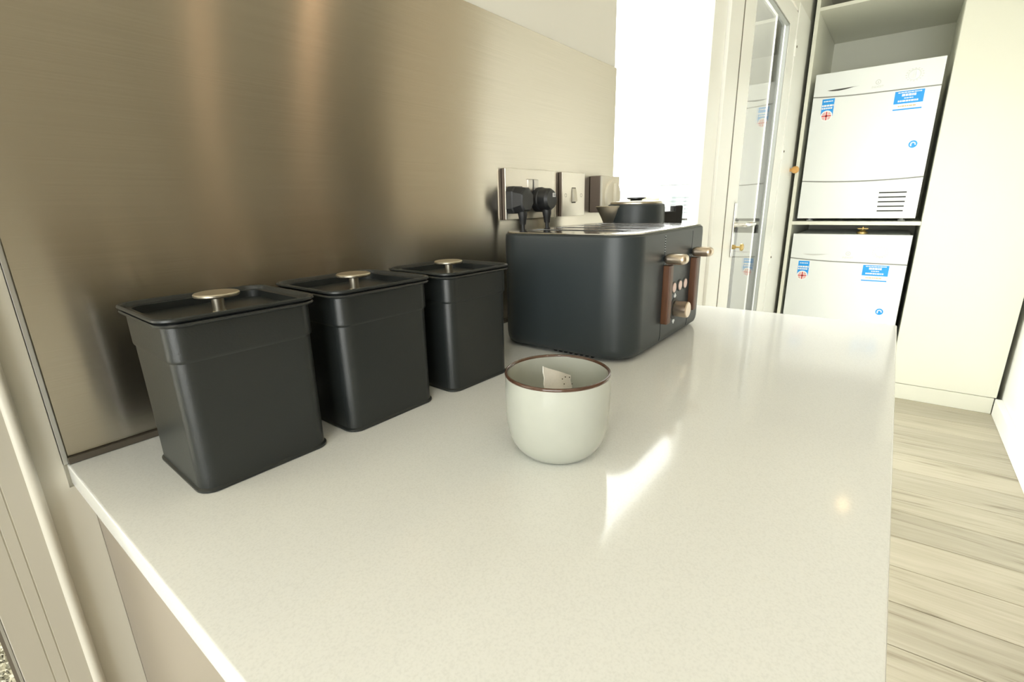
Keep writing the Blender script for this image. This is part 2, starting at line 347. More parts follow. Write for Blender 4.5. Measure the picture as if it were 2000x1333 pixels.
# ------------------------------------------------------------------ glazed screen: fixed window and door
wn = bmesh.new()
for x0, x1, z0, z1 in ((1.012, 1.04, FL, 0.96), (1.845, 1.88, FL, 0.96), (1.04, 1.845, 0.888, 0.96), (1.04, 1.845, FL, FL+0.07)): box(wn, x0, x1, 0.060, 0.102, z0, z1, bev=0.004)
win = struct(finish(wn, 'window_1', MT['upvc']))
finish(B(1.035, 1.850, 0.080, 0.086, FL+0.065, 0.893), 'pane', MT['glass'], win, smooth=0)
ps = bmesh.new()
box(ps, 1.88, 2.00, 0.062, 0.110, FL, 0.96, bev=0.004); box(ps, 2.003, 2.170, 0.050, 0.110, FL, 0.96, bev=0.004)
struct(finish(ps, 'trim_4', MT['upvc']))
struct(finish(B(2.1715, 2.1855, 0.051, 0.110, FL, 1.16), 'trim_5', MT['gasket'], smooth=0))
dr = struct(bpy.data.objects.new('door_1', None)); COL.objects.link(dr); dr.location = (2.186, 0.05, FL)
def dpart(bm, name, m, parent=dr, smooth=30):
    o = finish(bm, name, m, parent, smooth=smooth); return o
def dl(x0, x1, y0, y1, z0, z1, **k): return B(x0-2.186, x1-2.186, y0-0.05, y1-0.05, z0-FL, z1-FL, **k)
dpart(dl(2.187, 2.355, 0.05, 0.078, FL+0.01, 1.15, bev=0.004), 'stile', MT['upvc'])
dpart(dl(3.066, 3.235, 0.05, 0.078, FL+0.01, 1.15, bev=0.004), 'stile', MT['upvc'])
dpart(dl(2.355, 3.066, 0.05, 0.078, 1.06, 1.15, bev=0.004), 'rail', MT['upvc'])
dpart(dl(2.355, 3.066, 0.05, 0.078, FL+0.01, FL+0.16, bev=0.004), 'rail', MT['upvc'])
dpart(dl(2.345, 3.076, 0.0715, 0.0765, FL+0.15, 1.07), 'pane', MT['glass'], smooth=0)
g = bmesh.new()
for x0, x1, z0, z1 in ((2.355, 2.364, FL+0.16, 1.06), (3.057, 3.066, FL+0.16, 1.06), (2.364, 3.057, 1.051, 1.06), (2.364, 3.057, FL+0.16, FL+0.169)): box(g, x0-2.186, x1-2.186, 0.004, 0.0213, z0-FL, z1-FL)
dpart(g, 'glazing_bead', MT['bead'], smooth=0)
hp = dpart(dl(2.305, 2.338, 0.043, 0.05, -0.055, 0.185, bev=0.004), 'handle_plate', MT['chrome'])
bm = bmesh.new(); tube(bm, [(0.135, -0.005, 1.107), (0.135, -0.052, 1.107), (0.150, -0.060, 1.107), (0.26, -0.060, 1.105)], [0.011, 0.010, 0.010, 0.009]); dpart(bm, 'handle_lever', MT['chrome'], hp)
bm = bmesh.new(); lathe(bm, [(0.010, 0.0), (0.010, -0.012), (0.004, -0.014), (0.004, -0.030), (0.016, -0.034), (0.017, -0.042), (0.010, -0.047)], 0.135, -0.006, 1.008, axis='y', n=20); dpart(bm, 'key_cylinder', MT['brass'], hp)
for zc in (0.985, 0.452, -0.150):
    bm = bmesh.new(); box(bm, 1.046, 1.082, -0.008, 0.004, zc-0.042-FL, zc+0.042-FL, bev=0.010, seg=3); h = dpart(bm, 'hinge', MT['upvc'])
    bm = bmesh.new(); lathe(bm, [(0.006, 0.0), (0.006, -0.004), (0.003, -0.005)], 1.060, -0.007, zc+0.004-FL, axis='y', n=14); dpart(bm, 'screw', MT['gasket'], h)
struct(finish(B(3.240, 3.62, 0.046, 0.155, FL, 1.20, bev=0.004), 'trim_6', MT['upvc']))
bm = bmesh.new(); lathe(bm, [(0.010, 0.0), (0.009, -0.008), (0.015, -0.012), (0.0205, -0.020), (0.022, -0.030), (0.0195, -0.040), (0.013, -0.047), (0.005, -0.050)], 3.545, 0.046, 0.366, axis='y', n=24)
tag(finish(bm, 'knob', MT['pine'], loc=(3.545, 0.046, 0.366)), 'small round orange wooden knob on the white frame beside the tumble dryer', 'knob')

# ------------------------------------------------------------------ splashback
sb = thing('splashback', 'tall brushed stainless steel splashback sheet behind the black canisters', 'splashback', (0.0, 0.0, 0.0))
finish(B(0.0015, 1.0105, 0.0, 0.0038, 0.0065, 0.482, bev=0.0006, seg=1), 'steel_sheet', MT['steel'], sb, smooth=0)
finish(B(0.001, 1.0105, -0.0035, 0.0038, 0.0003, 0.0062, bev=0.0008), 'seal_strip', MT['seal'], sb)
finish(B(-0.002, 0.0013, -0.001, 0.0038, 0.0003, 0.482, bev=0.0005), 'edge_strip', MT['gasket_light'], sb)

# ------------------------------------------------------------------ worktop and base unit
wt = finish(B(0.0, 0.926, -0.5545, 0.0035, -0.0205, 0.0, bev=0.0018), 'worktop', MT['quartz'], loc=(0.46, -0.277, -0.0205))
tag(wt, 'polished cream quartz worktop carrying the toaster and canisters', 'worktop')
bc = thing('base_cabinet', 'beige base cabinet under the cream quartz worktop', 'cabinet', (0.46, -0.27, FL))
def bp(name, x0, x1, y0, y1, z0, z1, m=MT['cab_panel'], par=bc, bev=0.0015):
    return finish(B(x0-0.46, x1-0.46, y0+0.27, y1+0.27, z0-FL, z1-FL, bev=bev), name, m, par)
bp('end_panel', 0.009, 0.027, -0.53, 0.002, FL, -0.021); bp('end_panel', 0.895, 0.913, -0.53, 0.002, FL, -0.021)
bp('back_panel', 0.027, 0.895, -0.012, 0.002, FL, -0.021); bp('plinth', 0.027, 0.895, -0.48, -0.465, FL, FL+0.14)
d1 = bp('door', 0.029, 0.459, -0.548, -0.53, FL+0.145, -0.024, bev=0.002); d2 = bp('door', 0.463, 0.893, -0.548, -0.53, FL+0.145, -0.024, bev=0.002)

# ------------------------------------------------------------------ canisters
def canister(loc, rz, label, hw=0.0500, hd=0.0500):
    t = thing('canister', label, 'canister', loc, 'charcoal storage canisters in a row'); t.rotation_euler = (0, 0, rz)
    r = 0.012; bm = bmesh.new()
    def rg(e, z, rr=r): return rrect(0, 0, hw+e, hd+e, rr, z)
    loft(bm, [rg(0.0006, 0.0), rg(0.0016, 0.0008, r+.001), rg(0.0016, 0.0022, r+.001), rg(0.0, 0.0034), rg(0.0002, 0.05), rg(0.0006, 0.0990), rg(0.0009, 0.0996), rg(0.0016, 0.1006), rg(0.0018, 0.1020), rg(0.0018, 0.1245), rg(0.0026, 0.1252),
               rg(0.0052, 0.1256, r+.002), rg(0.0058, 0.1266, r+.002), rg(0.0052, 0.1277, r+.002), rg(0.0010, 0.1280), rg(0.0, 0.120), rg(-0.001, 0.006)], cap1=True)
    finish(bm, 'body', MT['charcoal'], t)
    bm = bmesh.new()
    loft(bm, [rg(-0.002, 0.1200), rg(-0.002, 0.1284), rg(0.0050, 0.1288, r+.003), rg(0.0064, 0.1298, r+.003), rg(0.0062, 0.1312, r+.003), rg(0.0052, 0.1320, r+.003), rg(0.0040, 0.1316, r+.003), rg(0.0030, 0.1300, r+.002), rg(0.0020, 0.1262, r+.001), rg(0.0010, 0.1238), rg(-0.0010, 0.1226), rg(-0.006, 0.1222)])
    ld = finish(bm, 'lid', MT['charcoal'], t)
    bm = bmesh.new()
    lathe(bm, [(0.0056, 0.1215), (0.0046, 0.1230), (0.0046, 0.1340), (0.0158, 0.1344), (0.0168, 0.1354), (0.0168, 0.1366), (0.0160, 0.1374), (0.0152, 0.1376)], n=40)
    finish(bm, 'knob', MT['nickel'], ld)
    for o in t.children_recursive:
        for v in o.data.vertices: v.co.z *= 1.032
    return t
canister((0.1030, -0.1018, 0.0), -0.03, 'charcoal metal canister with round nickel knob, nearest the left end of the worktop', 0.0512, 0.0500)
canister((0.2290, -0.1055, 0.0), -0.015, 'middle charcoal metal canister with round nickel knob', 0.0510, 0.0500)
canister((0.3535, -0.1150, 0.0), -0.04, 'charcoal metal canister with round nickel knob, standing against the toaster', 0.0475, 0.0485)

# ------------------------------------------------------------------ mug and tea bag
mg = thing('mug', 'handleless pale celadon stoneware cup with brown rim', 'cup', (0.266, -0.3235, 0.0))
bm = bmesh.new()
R = 0.0442
lathe(bm, [(0.0265, 0.0), (0.0300, 0.0004), (0.0325, 0.0022), (0.0365, 0.0068), (0.0397, 0.0125), (0.0418, 0.019), (0.0430, 0.027), (0.0437, 0.037), (0.0440, 0.048), (0.0440, 0.058), (0.0436, 0.064), (0.0436, 0.0692),
            (0.0412, 0.0692), (0.0408, 0.060), (0.0406, 0.040), (0.0396, 0.024), (0.0360, 0.0125), (0.028, 0.0062), (0.012, 0.0045), (0.002, 0.0045)], n=72)
finish(bm, 'cup_body', MT['glaze'], mg, smooth=60)
bm = bmesh.new()
sec = [(0.0437, 0.0686), (0.0440, 0.0696), (0.0437, 0.0706), (0.0430, 0.0712), (0.0422, 0.0711), (0.0415, 0.0704), (0.0412, 0.0690)]
lathe(bm, sec, n=72, cap0=False, cap1=False); finish(bm, 'rim', MT['rim'], mg, smooth=60)
tb = bmesh.new()
nx, nz = 9, 9; grid = []
u = Vector((0.0432, -0.0155, -0.014)); vv = Vector((-0.011, 0.0035, -0.046)); o0 = Vector((0.2478, -0.3195, 0.0790))
nrm = u.cross(vv).normalized()
o0 = Vector((0.2490, -0.3205, 0.0785)); u = Vector((0.043, 0.000, -0.0205)); vv = Vector((-0.005, -0.008, -0.042)); nrm = u.cross(vv).normalized()
for side in (0, 1):
    gg = []
    for i in range(nx+1):
        row = []
        for j in range(nz+1):
            s, q = i/nx, j/nz; puff = 0.0035*math.sin(math.pi*min(1, s*1.02))*math.sin(math.pi*q)
            wr = 0.0006*math.sin(9*s+2*q)+0.0005*math.sin(23*q+5*s)
            row.append(tb.verts.new(o0 + u*s + vv*q + nrm*((puff + 0.0003)*(1 if side else -1) + wr)))
        gg.append(row)
    for i in range(nx):
        for j in range(nz):
            tb.faces.new((gg[i][j], gg[i+1][j], gg[i+1][j+1], gg[i][j+1]))
    grid.append(gg)
def border(g):
    return [g[i][0] for i in range(nx)] + [g[nx][j] for j in range(nz)] + [g[i][nz] for i in range(nx, 0, -1)] + [g[0][j] for j in range(nz, 0, -1)]
ring_faces(tb, border(grid[0]), border(grid[1]))
tbo = thing('tea_bag', 'crumpled pale paper tea bag standing inside the cup', 'tea bag', tuple(o0))
finish(tb, 'paper_pouch', MT['paper'], tbo, loc=None, smooth=50).location = -o0
tds = bmesh.new()
for s, q in ((0.50, 0.16), (0.62, 0.10), (0.86, 0.20), (0.93, 0.42), (0.55, 0.25), (0.78, 0.08)):
    pv = o0 + u*s + vv*q + nrm*-0.0042 - o0
    bmesh.ops.create_icosphere(tds, subdivisions=1, radius=0.0006, matrix=Matrix.Translation(pv)); bmesh.ops.create_icosphere(tds, subdivisions=1, radius=0.0006, matrix=Matrix.Translation(pv + nrm*0.0084))
finish(tds, 'tea_specks', MT['tea_dot'], tbo)

# ------------------------------------------------------------------ toaster
TX0, TX1, TY0, TY1 = 0.490, 0.794, -0.285, -0.072
tcx, tcy, thx, thy = (TX0+TX1)/2, (TY0+TY1)/2, (TX1-TX0)/2, (TY1-TY0)/2
to = thing('toaster', 'charcoal four slice toaster with walnut and champagne metal levers', 'toaster', (tcx, tcy, 0.0))
def trr(e, z, r=0.042): return rrect(0, 0, thx+e, thy+e, r+e, z, n=10)
bm = bmesh.new()
loft(bm, [trr(-0.010, 0.0040), trr(-0.0055, 0.0050), trr(-0.0025, 0.0075), trr(-0.0008, 0.0120), trr(0.0, 0.018), trr(0.0, 0.155), trr(-0.0006, 0.1618), trr(-0.0022, 0.1635), trr(-0.006, 0.1640)])
body = finish(bm, 'body', MT['charcoal_toaster'], to)
LX = (0.597-tcx, 0.710-tcx); YF = -thy
cut = bmesh.new()
for lx in LX: box(cut, lx-0.0011, lx+0.0011, YF-0.01, YF+0.006, 0.010, 0.1585)
for k in range(4):
    sx = (-0.110, -0.045, 0.022, 0.087)[k]; box(cut, sx, sx+0.028, -0.075, 0.075, 0.040, 0.2)
boolean_cut(body, cut)
bm = bmesh.new(); loft(bm, [trr(-0.0035, 0.1638), trr(-0.003, 0.1650), trr(-0.0045, 0.1662), trr(-0.010, 0.1664), trr(-0.018, 0.1668)])
tp = finish(bm, 'top_plate', MT['chrome'], to)
cut = bmesh.new()
for k in range(4):
    sx = (-0.110, -0.045, 0.022, 0.087)[k]; box(cut, sx, sx+0.028, -0.075, 0.075, 0.150, 0.2)
boolean_cut(tp, cut)
for k in range(4):
    sx = (-0.110, -0.045, 0.022, 0.087)[k]; bm = bmesh.new()
    for x in (sx+0.003, sx+0.025):
        for j in range(9): tube(bm, [(x, -0.070+0.0175*j, 0.043), (x, -0.070+0.0175*j, 0.160)], 0.0010, n=6)
    finish(bm, 'wire_guide', MT['chrome'], to)
finish(B(-thx+0.028, thx-0.028, -thy+0.028, thy-0.028, 0.0002, 0.006, bev=0.002), 'base', MT['black'], to)
bm = bmesh.new()
for k in range(8): box(bm, -thx+0.0120, -thx+0.0300, -0.052+k*0.0085, -0.0485+k*0.0085, 0.0008, 0.0062)
finish(bm, 'vent_ribs', MT['black'], to)
for lx in LX:
    bm = bmesh.new(); box(bm, lx-0.0085, lx+0.0130, YF-0.0310, YF-0.0010, 0.1205, 0.1345, bev=0.0062, seg=4); lv = finish(bm, 'lever', MT['champagne'], to)
    bm = bmesh.new(); box(bm, lx-0.001, lx+0.001, YF-0.002, YF+0.012, 0.124, 0.132); finish(bm, 'lever_arm', MT['black'], lv)
    bm = bmesh.new(); box(bm, lx-0.0015, lx+0.0125, YF-0.0100, YF+0.0006, 0.0355, 0.1185, bev=0.0018); finish(bm, 'wooden_grip', MT['walnut'], to)
for i, bx in enumerate((0.6395, 0.6640, 0.6865)):
    bm = bmesh.new(); lathe(bm, [(0.0088, 0.001), (0.0088, -0.0010), (0.0080, -0.0016)], bx-tcx, YF, 0.0815, axis='y', n=24); rg_ = finish(bm, 'button', MT['seam'], to)
    bm = bmesh.new(); lathe(bm, [(0.0070, -0.0010), (0.0070, -0.0022), (0.0060, -0.0026)], bx-tcx, YF, 0.0815, axis='y', n=24); finish(bm, 'button_cap', MT['button'], rg_)
kx, kz = 0.6480-tcx, 0.0490
bm = bmesh.new(); lathe(bm, [(0.0165, 0.001), (0.0165, -0.0009), (0.0158, -0.0013)], kx, YF, kz, axis='y', n=36); dial = finish(bm, 'browning_dial', MT['seam'], to)
bm = bmesh.new(); lathe(bm, [(0.0105, -0.001), (0.0118, -0.003), (0.0118, -0.0202), (0.0108, -0.0215)], kx, YF, kz, axis='y', n=36); finish(bm, 'knob', MT['champagne'], dial)
for dz in (-0.0190, 0.0190):
    bm = bmesh.new()
    vs = [bm.verts.new(p) for p in ((kx, YF-0.0008, kz+dz+0.0045), (kx+0.0045, YF-0.0008, kz+dz), (kx, YF-0.0008, kz+dz-0.0045), (kx-0.0045, YF-0.0008, kz+dz))]
    f = bm.faces.new(vs); rr = bmesh.ops.extrude_face_region(bm, geom=[f]); bmesh.ops.translate(bm, verts=[v for v in rr['geom'] if isinstance(v, bmesh.types.BMVert)], vec=(0, 0.0012, 0))
    finish(bm, 'dial_mark', MT['white_print'], to)
bm = bmesh.new()
for j in range(7): bmesh.ops.create_icosphere(bm, subdivisions=1, radius=0.0006, matrix=Matrix.Translation((LX[0], YF-0.0002, 0.1375+0.0034*j)))
finish(bm, 'slot_beads', MT['white_print'], to)
for x in (-thx+0.05, thx-0.05):
    for y in (-thy+0.045, thy-0.045):
        bm = bmesh.new(); lathe(bm, [(0.009, 0.0), (0.009, 0.001)], x, y, 0.0, n=12); finish(bm, 'foot', MT['black'], to)

# ------------------------------------------------------------------ kettle behind the toaster
kt = thing('kettle', 'charcoal electric kettle with nickel spout behind the toaster', 'kettle', (0.872, -0.119, 0.0)); kt.rotation_euler = (0, 0, math.radians(141))
bm = bmesh.new(); lathe(bm, [(0.058, 0.0), (0.060, 0.002), (0.060, 0.014), (0.056, 0.017)], n=48); finish(bm, 'power_base', MT['black'], kt)
bm = bmesh.new(); lathe(bm, [(0.054, 0.0175), (0.0585, 0.019), (0.0595, 0.026), (0.0585, 0.075), (0.0565, 0.140), (0.0548, 0.188), (0.0535, 0.1935), (0.0500, 0.1955)], n=56); finish(bm, 'body', MT['charcoal_toaster'], kt)
bm = bmesh.new(); lathe(bm, [(0.0495, 0.1945), (0.0495, 0.1975), (0.0470, 0.1995), (0.020, 0.2015)], n=48); kl = finish(bm, 'lid', MT['nickel'], kt)
bm = bmesh.new(); lathe(bm, [(0.010, 0.2010), (0.012, 0.2030), (0.018, 0.2045), (0.018, 0.2068), (0.015, 0.2075)], n=28); finish(bm, 'lid_knob', MT['black'], kl)
# spout along local +x: a V-shaped pouring lip
bm = bmesh.new()
def vring(z, out, hw): return [(0.040, -hw, z), (0.052, -hw*0.98, z), (0.052+out*0.75, -hw*0.45, z), (0.052+out, 0, z), (0.052+out*0.75, hw*0.45, z), (0.052, hw*0.98, z), (0.040, hw, z)]
loft(bm, [vring(0.128, 0.003, 0.003), vring(0.150, 0.011, 0.011), vring(0.172, 0.021, 0.019), vring(0.188, 0.030, 0.025), vring(0.1915, 0.0325, 0.0265), vring(0.1925, 0.0315, 0.0255)])
finish(bm, 'spout', MT['nickel'], kt)
# handle along local -x
bm = bmesh.new()
def hb(x0, x1, z0, z1, b=0.003): box(bm, x0, x1, -0.0105, 0.0105, z0, z1, bev=b)
hb(-0.088, -0.050, 0.148, 0.1800); hb(-0.098, -0.080, 0.060, 0.1905); hb(-0.088, -0.050, 0.058, 0.082)
finish(bm, 'handle', MT['black'], kt)
for o in kt.children_recursive:
    for v in o.data.vertices: v.co.z *= 1.018

# ------------------------------------------------------------------ electrical plates and plugs
def plate(t, x0, x1, z0, z1, lx, lz):
    finish(B(x0-lx, x1-lx, -0.0062, -0.0004, z0-lz, z1-lz, bev=0.0010), 'shaded_edge', MT['timer_side'], t)  # dark back layer: shade on the plate edges, put into the colour
    return finish(B(x0-lx, x1-lx, -0.0088, -0.0060, z0-lz, z1-lz, bev=0.0010), 'face_plate', MT['steel_plate'], t)
MT['steel_plate'] = mat('satin_steel_plate', (0.74, 0.70, 0.63), 0.38, metal=1.0, var=0.05, scale=300, stretch=(1, 1, 10))
dsx, dsz = 0.674, 0.221
ds = thing('double_socket', 'satin steel double power socket with two black plugs fitted', 'socket', (dsx, 0.0, dsz))
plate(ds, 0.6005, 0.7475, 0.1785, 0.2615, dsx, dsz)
for x in (-0.0135, 0.0045):
    bm = bmesh.new(); box(bm, x, x+0.0135, -0.0122, -0.007, 0.004, 0.024, bev=0.0012); finish(bm, 'rocker', MT['grey_switch'], ds)
bm = bmesh.new(); box(bm, -0.0150, 0.0195, -0.0088, -0.006, 0.0025, 0.0255, bev=0.001); finish(bm, 'switch_frame', MT['gasket'], ds)
for x in (-0.066, 0.066):
    bm = bmesh.new(); lathe(bm, [(0.0030, -0.007), (0.0030, -0.0092), (0.0022, -0.0096)], x, 0, 0, axis='y', n=14); finish(bm, 'screw', MT['gasket_light'], ds)
ssx, ssz = 0.8195, 0.219
ss = thing('light_switch', 'satin steel single switch plate with one rocker and two screws', 'switch', (ssx, 0.0, ssz))
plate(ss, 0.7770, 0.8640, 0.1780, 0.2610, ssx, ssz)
bm = bmesh.new(); box(bm, -0.0085, 0.0085, -0.0090, -0.006, -0.0165, 0.0145, bev=0.001); finish(bm, 'switch_frame', MT['gasket'], ss)
bm = bmesh.new(); loft(bm, [[(-0.0065, -0.007, -0.0140), (0.0065, -0.007, -0.0140), (0.0065, -0.007, 0.0125), (-0.0065, -0.007, 0.0125)], [(-0.0060, -0.0145, -0.0130), (0.0060, -0.0145, -0.0130), (0.0060, -0.0110, 0.0115), (-0.0060, -0.0110, 0.0115)]]); finish(bm, 'rocker', MT['switch_white'], ss)
for x in (-0.0300, 0.0300):
    bm = bmesh.new(); lathe(bm, [(0.0036, -0.007), (0.0036, -0.0090), (0.0022, -0.0086)], x, 0, -0.001, axis='y', n=14); finish(bm, 'screw', MT['gasket'], ss)
tm = thing('timer_dial', 'cream boxed timer with a large round dial at the end of the steel wall', 'timer', (0.9405, 0.0, 0.2195))
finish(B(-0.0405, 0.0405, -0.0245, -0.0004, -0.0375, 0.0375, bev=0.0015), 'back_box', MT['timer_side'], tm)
finish(B(-0.0400, 0.0400, -0.0300, -0.0243, -0.0370, 0.0370, bev=0.0015), 'front_plate', MT['switch_white'], tm)
bm = bmesh.new(); lathe(bm, [(0.0330, -0.029), (0.0330, -0.0345), (0.0318, -0.0355)], 0.004, 0, -0.004, axis='y', n=40); finish(bm, 'dial', MT['switch_white'], tm)
finish(B(0.001, 0.007, -0.0425, -0.0345, -0.030, 0.022, bev=0.002), 'dial_grip', MT['switch_white'], tm)

def plug(cx, cz, label, cable, round_body):
    p = thing('plug', label, 'plug', (cx, -0.0085, cz), 'black plugs in the double socket')
    bm = bmesh.new()
    if not round_body:
        def ring(y, hw, zt, zb, c): return [(-hw, y, zb+c), (-hw+c*.7, y, zb), (hw-c*.7, y, zb), (hw, y, zb+c), (hw, y, zt-c), (hw-c, y, zt), (-hw+c, y, zt), (-hw, y, zt-c)]
        loft(bm, [ring(-0.0006, 0.0195, 0.020, -0.024, .008), ring(-0.012, 0.0195, 0.020, -0.024, .008), ring(-0.014, 0.0180, 0.0185, -0.0225, .008), ring(-0.029, 0.0170, 0.0175, -0.0205, .010), ring(-0.032, 0.0150, 0.0155, -0.018, .010)])
    else:
        def ring(y, r, zs): return [(r*math.cos(2*math.pi*k/20), y, -0.002 + zs*r*math.sin(2*math.pi*k/20)) for k in range(20)]
        loft(bm, [ring(-0.0006, 0.0215, 1.0), ring(-0.011, 0.0215, 1.0), ring(-0.013, 0.0200, 1.0), ring(-0.027, 0.0190, 1.0), ring(-0.032, 0.0155, 1.0)])
    finish(bm, 'plug_body', MT['plug'], p)
    bm = bmesh.new(); tube(bm, [(0, -0.020, -0.018), (0, -0.021, -0.026), (0, -0.021, -0.034), (0, -0.021, -0.042)], [0.0085, 0.0080, 0.0062, 0.0052], n=12); finish(bm, 'cable_grip', MT['plug'], p)
    bm = bmesh.new(); tube(bm, cable, 0.0034, n=10); finish(bm, 'cable', MT['plug'], p)
    return p
plug(0.619, 0.2125, 'square black mains plug in the left half of the steel double socket', bez((0, -0.021, -0.040), (0, -0.021, -0.10), (0.0, -0.021, -0.16), (-0.02, -0.024, -0.2095)) + [Vector((-0.03, -0.040, -0.2097)), Vector((-0.02, -0.052, -0.2085))], False)
pr_ = plug(0.692, 0.2125, 'rounded black mains plug with white marking in the right half of the steel double socket', bez((0, -0.021, -0.040), (0, -0.021, -0.10), (0.0, -0.021, -0.16), (0.03, -0.024, -0.2095)) + [Vector((0.08, -0.038, -0.2088)), Vector((0.112, -0.045, -0.2085))], True)
bm = bmesh.new(); box(bm, 0.002, 0.0105, -0.0326, -0.0316, 0.002, 0.009); finish(bm, 'label_patch', MT['white_print'], pr_)
bm = bmesh.new()
for zz in (0.0035, 0.0062): box(bm, 0.0035, 0.009, -0.0329, -0.0324, zz, zz+0.0012)
finish(bm, 'label_print', MT['seam'], pr_)

# ------------------------------------------------------------------ appliance tower
tw = thing('appliance_tower', 'tall cream open cabinet housing the two stacked white machines', 'cabinet', (4.02, -0.31, FL))
def tpn(name, x0, x1, y0, y1, z0, z1, m=MT['cab']):
    return finish(B(x0-4.02, x1-4.02, y0+0.31, y1+0.31, z0-FL, z1-FL, bev=0.001, seg=1), name, m, tw, smooth=0)
tpn('side_panel', 3.60, 4.42, 0.004, 0.024, FL, CE-0.003); tpn('side_panel', 3.624, 4.42, -0.660, -0.643, FL, CE-0.003)
tpn('back_panel', 4.42, 4.44, -0.659, 0.024, FL, CE-0.003)
tpn('shelf', 3.60, 4.42, -0.643, 0.004, 0.030, 0.052); tpn('shelf', 3.602, 4.42, -0.643, 0.004, 1.238, 1.256); tpn('shelf', 3.602, 4.42, -0.643, 0.004, -0.925, -0.905)
tpn('plinth', 3.606, 3.622, -0.643, 0.004, FL, -0.926)

def machine(y0, y1, z0, z1, label, lower):
    """front at x = 3.595; local frame: u runs to the right in the picture (-y), v up"""
    t = thing('tumble_dryer', label, 'dryer', (3.90, (y0+y1)/2, z0), 'white machines stacked in the tower')
    W = y1-y0; H = z1-z0; fx = 3.600-3.90
    def fp(name, u0, u1, v0, v1, dx0, dx1, m, par=t, bev=0.0, smooth=30):
        return finish(B(fx+dx0, fx+dx1, W/2-u1, W/2-u0, v0, v1, bev=bev), name, m, par, smooth=smooth)
    fp('casing', 0.004, W-0.004, 0.018, H-0.002, 0.013, 0.58, MT['appliance'], bev=0.012)
    for u in (0.06, W-0.06):
        for x in (0.08, 0.5):
            bm = bmesh.new(); lathe(bm, [(0.018, 0.0), (0.018, 0.006), (0.009, 0.008), (0.009, 0.019)], fx+x, W/2-u, 0.0, n=14); finish(bm, 'foot', MT['appliance_grey'], t)
    # kick panel with a gently dipping top seam, door panel, fascia: lofted strips with curved joints
    sA = 0.775-0.066                                      # fascia seam height at the centre
    def seam_top(u): return sA + 0.014*(2*u/W-1)**2*(1.0 if u < W/2 else -0.15) 
    def seam_low(u): return 0.231 + 0.012*(2*u/W-1)**2
    def strip(name, lo, hi, m=MT['appliance'], depth=0.012):
        bm = bmesh.new(); n = 16; rr = []
        for i in range(n+1):
            u = W*i/n; a, b = lo(u), hi(u)
            rr.append([(fx+depth, W/2-u, a), (fx+0.002, W/2-u, a), (fx, W/2-u, a+0.002), (fx, W/2-u, b-0.002), (fx+0.002, W/2-u, b), (fx+depth, W/2-u, b)])
        loft(bm, rr); return finish(bm, name, m, t, smooth=25)
    strip('kick_panel', lambda u: 0.016, lambda u: seam_low(u)-0.0030)
    strip('door', lambda u: seam_low(u)+0.0030, lambda u: seam_top(u)-0.0030)
    fs = strip('fascia', lambda u: seam_top(u)+0.0030, lambda u: H)
    strip('seam_backing', lambda u: 0.02, lambda u: H-0.01, MT['joint'], 0.011).location.x = 0.0045
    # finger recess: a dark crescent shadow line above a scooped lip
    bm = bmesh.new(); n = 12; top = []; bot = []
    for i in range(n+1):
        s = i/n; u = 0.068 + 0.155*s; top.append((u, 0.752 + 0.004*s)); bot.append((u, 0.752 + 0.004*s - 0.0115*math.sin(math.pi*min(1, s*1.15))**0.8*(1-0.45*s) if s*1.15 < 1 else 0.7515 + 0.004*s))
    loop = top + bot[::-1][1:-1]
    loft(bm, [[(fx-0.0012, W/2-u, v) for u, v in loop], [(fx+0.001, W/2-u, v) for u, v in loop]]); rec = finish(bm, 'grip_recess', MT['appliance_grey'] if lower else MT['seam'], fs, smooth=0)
    # lettering and dial on the fascia
    bm = text_bm('INDESIT', 0.0155); bmesh.ops.transform(bm, matrix=Matrix(((0, 0, 1, fx-0.0006), (-1, 0, 0, W/2-0.310), (0, 1, 0, 0.737), (0, 0, 0, 1))), verts=bm.verts); finish(bm, 'maker_lettering', MT['appliance_grey'], fs, smooth=0)
    bm = bmesh.new(); lathe(bm, [(0.0125, 0.001), (0.0125, -0.0006), (0.0095, -0.0006), (0.0095, 0.001)], fx, W/2-0.310, 0.762, axis='x', n=24)
    box(bm, fx-0.0007, fx+0.001, W/2-0.312, W/2-0.308, 0.757, 0.765); finish(bm, 'maker_emblem', MT['appliance_grey'], fs)
    du, dv = 0.468, 0.775
    bm = bmesh.new(); lathe(bm, [(0.027, 0.001), (0.026, -0.010), (0.022, -0.013)], fx, W/2-du, dv, axis='x', n=32); box(bm, fx-0.018, fx-0.010, W/2-du-0.004, W/2-du+0.004, dv-0.020, dv+0.020, bev=0.002); finish(bm, 'program_dial', MT['appliance'], fs)
    bm = bmesh.new()
    for k in range(16):
        a = 2*math.pi*k/16; rr = 0.037; box(bm, fx-0.0005, fx+0.001, W/2-du+rr*math.cos(a)-0.0035, W/2-du+rr*math.cos(a)+0.0035, dv+rr*0.85*math.sin(a)-0.0013, dv+rr*0.85*math.sin(a)+0.0013)
    finish(bm, 'dial_markings', MT['appliance_grey'], fs)
    # printed stickers on the door
    def sticker(name, u0, u1, v0, v1, m, d=0.0006, par=t): return fp(name, u0, u1, v0, v1, -d, 0.0004, m, par, smooth=0)
    s1 = sticker('sticker', 0.396, 0.524, 0.634, 0.698, MT['blue'])
    rr = random.Random(5)
    def words(par, u0, u1, v, h, m, d=0.001):
        bm = bmesh.new(); u = u0
        while u < u1-0.003:
            e = min(u1, u + rr.uniform(0.005, 0.014)); box(bm, fx-d, fx+0.0003, W/2-e, W/2-u, v, v+h); u = e + 0.0022
        finish(bm, 'small_print', m, par, smooth=0)
